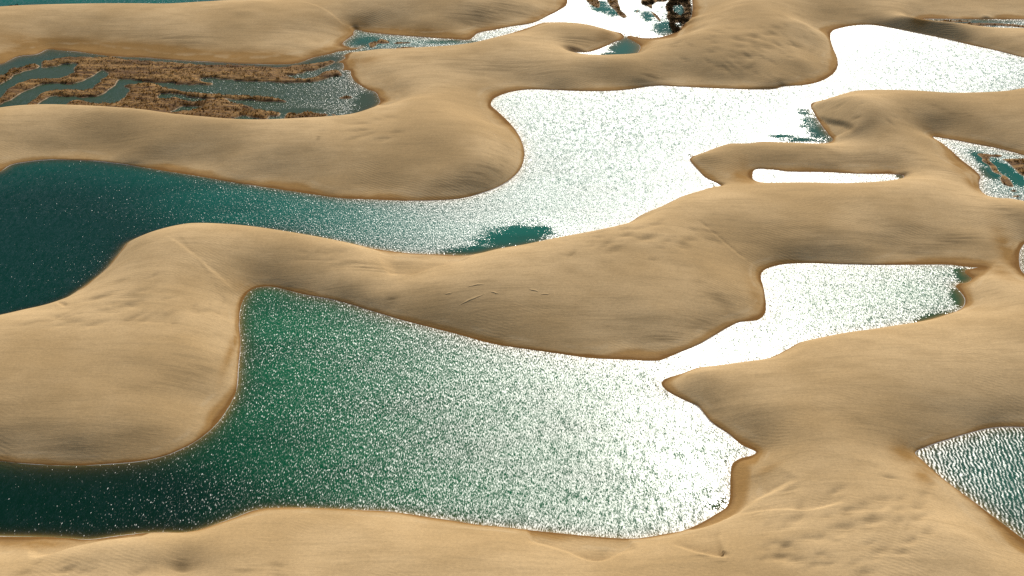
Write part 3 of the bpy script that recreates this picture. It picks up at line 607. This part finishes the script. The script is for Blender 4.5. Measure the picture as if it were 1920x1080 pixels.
bank('marsh_bank', 'largest branching sedge bank, its fingers reaching left edge and channel', 'bank', [[(79,124),(87,117),(106,112),(125,110),(141,109),(156,109),(187,109.5),(212,110),(245,114),(282,117),(320,119),(357,122),(395,124),(460,125),(484,127),(535,129),(545,126),(557,123),(572,124),(594,120),(623,117),(615,122),(594,129),(572,135),(550,140),(535,142),(542,146),(572,149),(601,143.5),(605,136),(634,134),(636,140),(623,143),(605,148),(579,153),(550,154.5),(528,154.5),(498,151.5),(469,151.5),(445,151),(420,148),(389,145),(370,150),(392,158),(370,157.5),(345,157.5),(320,155),(295,154),(270,152),(245,149),(225,147),(217,150),(206,165),(197,172),(185,179),(137,180),(112,179),(94,180),(81,187),(69,197),(60,206),(46,206),(56,195),(75,182),(87,174),(106,172),(137,171),(172,169),(181,160),(194,152),(205,142),(206,135),(194,131),(181,134),(169,142),(150,152),(131,157),(106,156),(81,157),(62,164),(44,171),(19,185),(0,194),(-40,202),(-40,187),(0,186),(12,176),(25,164),(44,155),(69,150),(100,149),(125,144),(137,139),(145,134),(144,127),(150,121),(144,117.5),(131,119),(112,121),(94,125),(81,126)]], height=1.5, density=.6, size=(.35,.8), group=S1, seed=3, slope=.9, grow=1.3, ragged=1.3)
bank('marsh_bank', 'broad lumpy sedge bank with a long spit and one pool by the dune', 'bank', [[(122,206),(131,192),(144,188),(156,191),(177,196),(200,196),(219,194),(231,186),(240,180),(246,172),(239,162),(257,159),(282,159),(307,165),(326,170),(351,174),(382,177.5),(420,180),(462,181.5),(498,184.5),(525,187),(532,190),(513,189.5),(484,188),(455,187),(430,185),(382,184),(357,180),(326,175),(301,176),(290,181),(301,187),(332,186),(345,190),(370,192),(407,187),(426,186.5),(436,195),(460,199),(476,206),(498,209),(522,214),(519,218),(504,217),(498,222.5),(484,222),(455,216),(414,231),(370,229),(320,223),(282,220),(257,214),(220,213),(181,209),(137,208)],[(317,211),(326,205),(345,199),(376,200),(381,204),(357,207.5),(339,210)]], height=1.8, density=.6, size=(.4,1.0), group=S1, seed=4, slope=.9, grow=1.2, ragged=1.3)
bank('marsh_islet', 'leaf-shaped islet of dark sedge beside the dune crest in the marsh', 'islet', [[(533.6,222.5),(541,211),(557,214),(572,209),(586,211),(614,214.5),(605,221),(591,227.6),(572,231),(550,231),(539.5,227)]], height=.9, density=.9, size=(.5,1.1), group=S1, seed=5)
bank('marsh_islet', 'tiny dark spindle-shaped islet in the glittering end of the marsh', 'islet', [[(634,184.5),(642,181.2),(652,180),(662,182),(652,185)]], height=.6, density=.8, group=S1, seed=6)
bank('marsh_islet', 'pale sand speck just off the tip of the dark sedge islet', 'islet', [[(621,214),(627,213.5),(631,216.5),(626,217)]], height=.3, density=.15, group=S1, seed=7)
S2 = 'brown bars in the channel'
bank('mud_bar', 'hooked brown mud bar in the thin channel by the sand spit', 'bank', [[(692,82),(697,79),(708,78),(713,73),(723,75),(733,80),(723,82),(708,82.5),(702,88),(693,89)]], density=.4, group=S2, seed=8)
bank('mud_bar', 'straight brown mud bar lying mid-channel beside the hooked one', 'bank', [[(738,81),(745,79),(755,78),(770,80),(760,82),(743,82.8)]], density=.4, group=S2, seed=9)
bank('mud_bar', 'ragged brown mud bar against the near shore of the channel', 'bank', [[(741,91),(750,89),(760,87.5),(777,88),(786,90),(780,92.5),(757,94)]], density=.6, group=S2, seed=10)
S3 = 'bushy islets in the top lagoon'
bank('bushy_islet', 'brown scrub tongue at the top edge, the left of two in the glare', 'islet', [[(1085,-16),(1095,-3),(1108,9),(1123,15),(1125,9),(1120,-3),(1112,-16)]], height=.9, density=.8, size=(.5,1.2), group=S3, seed=11)
bank('bushy_islet', 'longer brown scrub tongue pointing down into the white glare', 'islet', [[(1128,-14),(1135,-3),(1144,12),(1155,22),(1163,30),(1171,34),(1176.5,30),(1164,19),(1160,8),(1158,-3),(1155,-14)]], height=.9, density=.9, size=(.5,1.2), group=S3, seed=12)
bank('bushy_islet', 'small dark shrub spot alone in the white glare', 'islet', [[(1191,21.5),(1195,19),(1199,20),(1198,23),(1194,23)]], height=.4, density=.8, size=(.5,1.0), bush=True, part='bush', group=S3, seed=13)
bank('bushy_islet', 'dark bush clump along the top edge, left of the largest thicket', 'islet', [[(1202,7),(1204,-3),(1208,-12),(1250,-12),(1252,-2),(1249,3),(1230,4),(1223,9),(1224,16),(1215,13)]], height=.5, density=.7, size=(1.0,2.2), bush=True, part='bush', group=S3, seed=14)
bank('bushy_islet', 'thin brown slanting bar between the bush clumps of the top lagoon', 'islet', [[(1220,21),(1228.5,25),(1236,33),(1240,39),(1236,39.5),(1229,33),(1224,28)]], height=.6, density=.8, size=(.5,1.0), group=S3, seed=15)
bank('bushy_islet', 'largest dark bush thicket with blue pools against the right shore', 'islet', [[(1247.5,13),(1252,4),(1258,-6),(1290,-6),(1294,4),(1297,16),(1294,38),(1283,45),(1277,54),(1269.5,61),(1258,55.6),(1255,41),(1250,32),(1253,24)],[(1262,12),(1278,10),(1282.6,22),(1278,29),(1264,22)],[(1266.5,44),(1278,44),(1275,51),(1266.5,50)]], height=.5, density=.7, size=(1.0,2.4), bush=True, part='bush', group=S3, seed=16)
bank('bushy_islet', 'dark scrub islet at the upper left corner against the dune', 'islet', [[(6,19),(12,14),(24,10),(40,11),(54,17),(40,20),(20,20)]], height=.6, density=.4, size=(.9,1.6), bush=True, part='bush', seed=17)
S4 = 'brown bars in the triangular lagoon'
bank('mud_bar', 'long crooked orange-brown mud bar slanting through the triangular lagoon', 'bank', [[(1832,289),(1838,287),(1855.5,289),(1868,289.5),(1879,292),(1874,295),(1855.5,294.5),(1854,300),(1866,313),(1878,326),(1894,337),(1899,350),(1881,346),(1875.5,334),(1878,329),(1861.5,322),(1854,310),(1841,301),(1842,297)]], height=.5, density=.25, group=S4, seed=18)
bank('mud_bar', 'wide dark brown sedge bar cut off by the right edge', 'bank', [[(1880,298),(1891,297),(1910,297),(1920,297),(1960,303),(1965,350),(1920,331),(1907,322),(1897,313),(1891,305.5)]], height=.7, density=.6, group=S4, seed=19)
bank('mud_bar', 'upper of two dark specks in the glitter of the triangular lagoon', 'bank', [[(1894,357.5),(1899,356),(1906,358),(1900,359.5)]], height=.35, density=1.0, group=S4, seed=20)
bank('mud_bar', 'lower of two dark specks in the glitter of the triangular lagoon', 'bank', [[(1898,367.5),(1903,366),(1911,368),(1904,369.3)]], height=.35, density=1.0, group=S4, seed=21)
bank('mud_bar', 'long ochre mud bar along the far narrow strip of water', 'bank', [[(1771,49.4),(1786,45),(1805,43.5),(1855,43),(1892.5,44.4),(1920,47),(1960,49),(1920,51.5),(1905,51),(1874,48.5),(1827.5,49.4),(1811,52),(1792.5,52)]], height=.5, density=.2, seed=22)
bank('mud_bar', 'dark sedge bar along the upper shore of the far narrow strip', 'bank', [[(1745,39.5),(1770,38),(1800,38.5),(1828,39.5),(1800,41.5),(1750,41.5)]], height=.3, density=.9, seed=23)

# ------------------------------------------------------------------ thin sand ridges on the middle dune
def ridge(label, a_, b_, wd, h, seed):
    g = np.random.default_rng(seed); (x0, y0, _), (x1, y1, _) = hit(*a_), hit(*b_)
    L = math.hypot(x1-x0, y1-y0); n = max(6, int(L/.6)); tx, ty = (x1-x0)/L, (y1-y0)/L; nx, ny = -ty, tx
    prof = [(-.35, -.25), (-.12, .7), (0, 1.0), (.4, .55), (1.4, -.25)]; co = []; fa = []
    wob = np.convolve(g.normal(size=n+9), np.ones(6)/6, 'same')[:n+1]*.6
    for i in range(n+1):
        t = i/n; e = math.sin(math.pi*min(max(t, .02), .98))**.6
        cx_, cy_ = x0+(x1-x0)*t+nx*wob[i], y0+(y1-y0)*t+ny*wob[i]
        for u, v in prof:
            px, py = cx_+nx*u*wd*e, cy_+ny*u*wd*e; co.append((px-x0, py-y0, float(sample(Z, px, py))+v*h*e*(1+.3*wob[i])))
    m_ = len(prof)
    for i in range(n):
        for k in range(m_-1): q = i*m_+k; fa.append((q, q+1, q+1+m_, q+m_))
    o = mesh_obj('sand_ridge', co, fa, SAND, None, True, {'shore': np.full(len(co), 50.), 'mineral_shade': np.zeros(len(co)), 'damp': np.zeros(len(co))})
    o.location = (x0, y0, 0); tag(o, label, 'sand ridge', 'thin ridges on the middle dune'); return o
ridge('longest thin sand ridge slanting up the face of the middle dune', (861,573), (909,551), 1.0, .16, 1)
ridge('short wavy sand ridge above the longest one on the middle dune', (875,537.5), (908,533), 1.0, .18, 2)
ridge('short sand ridge touching the upper tip of the longest one', (919,547), (936,550), 1.0, .18, 3)
ridge('thin sand ridge lying off to the right of the others on the middle dune', (991,543), (1011,546.5), 1.0, .18, 4)
ridge('faint level sand ridge, farthest to the right on the middle dune', (1014,551.5), (1030,552), 1., .15, 5)
ridge('small faint sand ridge, farthest to the left on the middle dune', (834,552), (848,551), 1., .15, 6)
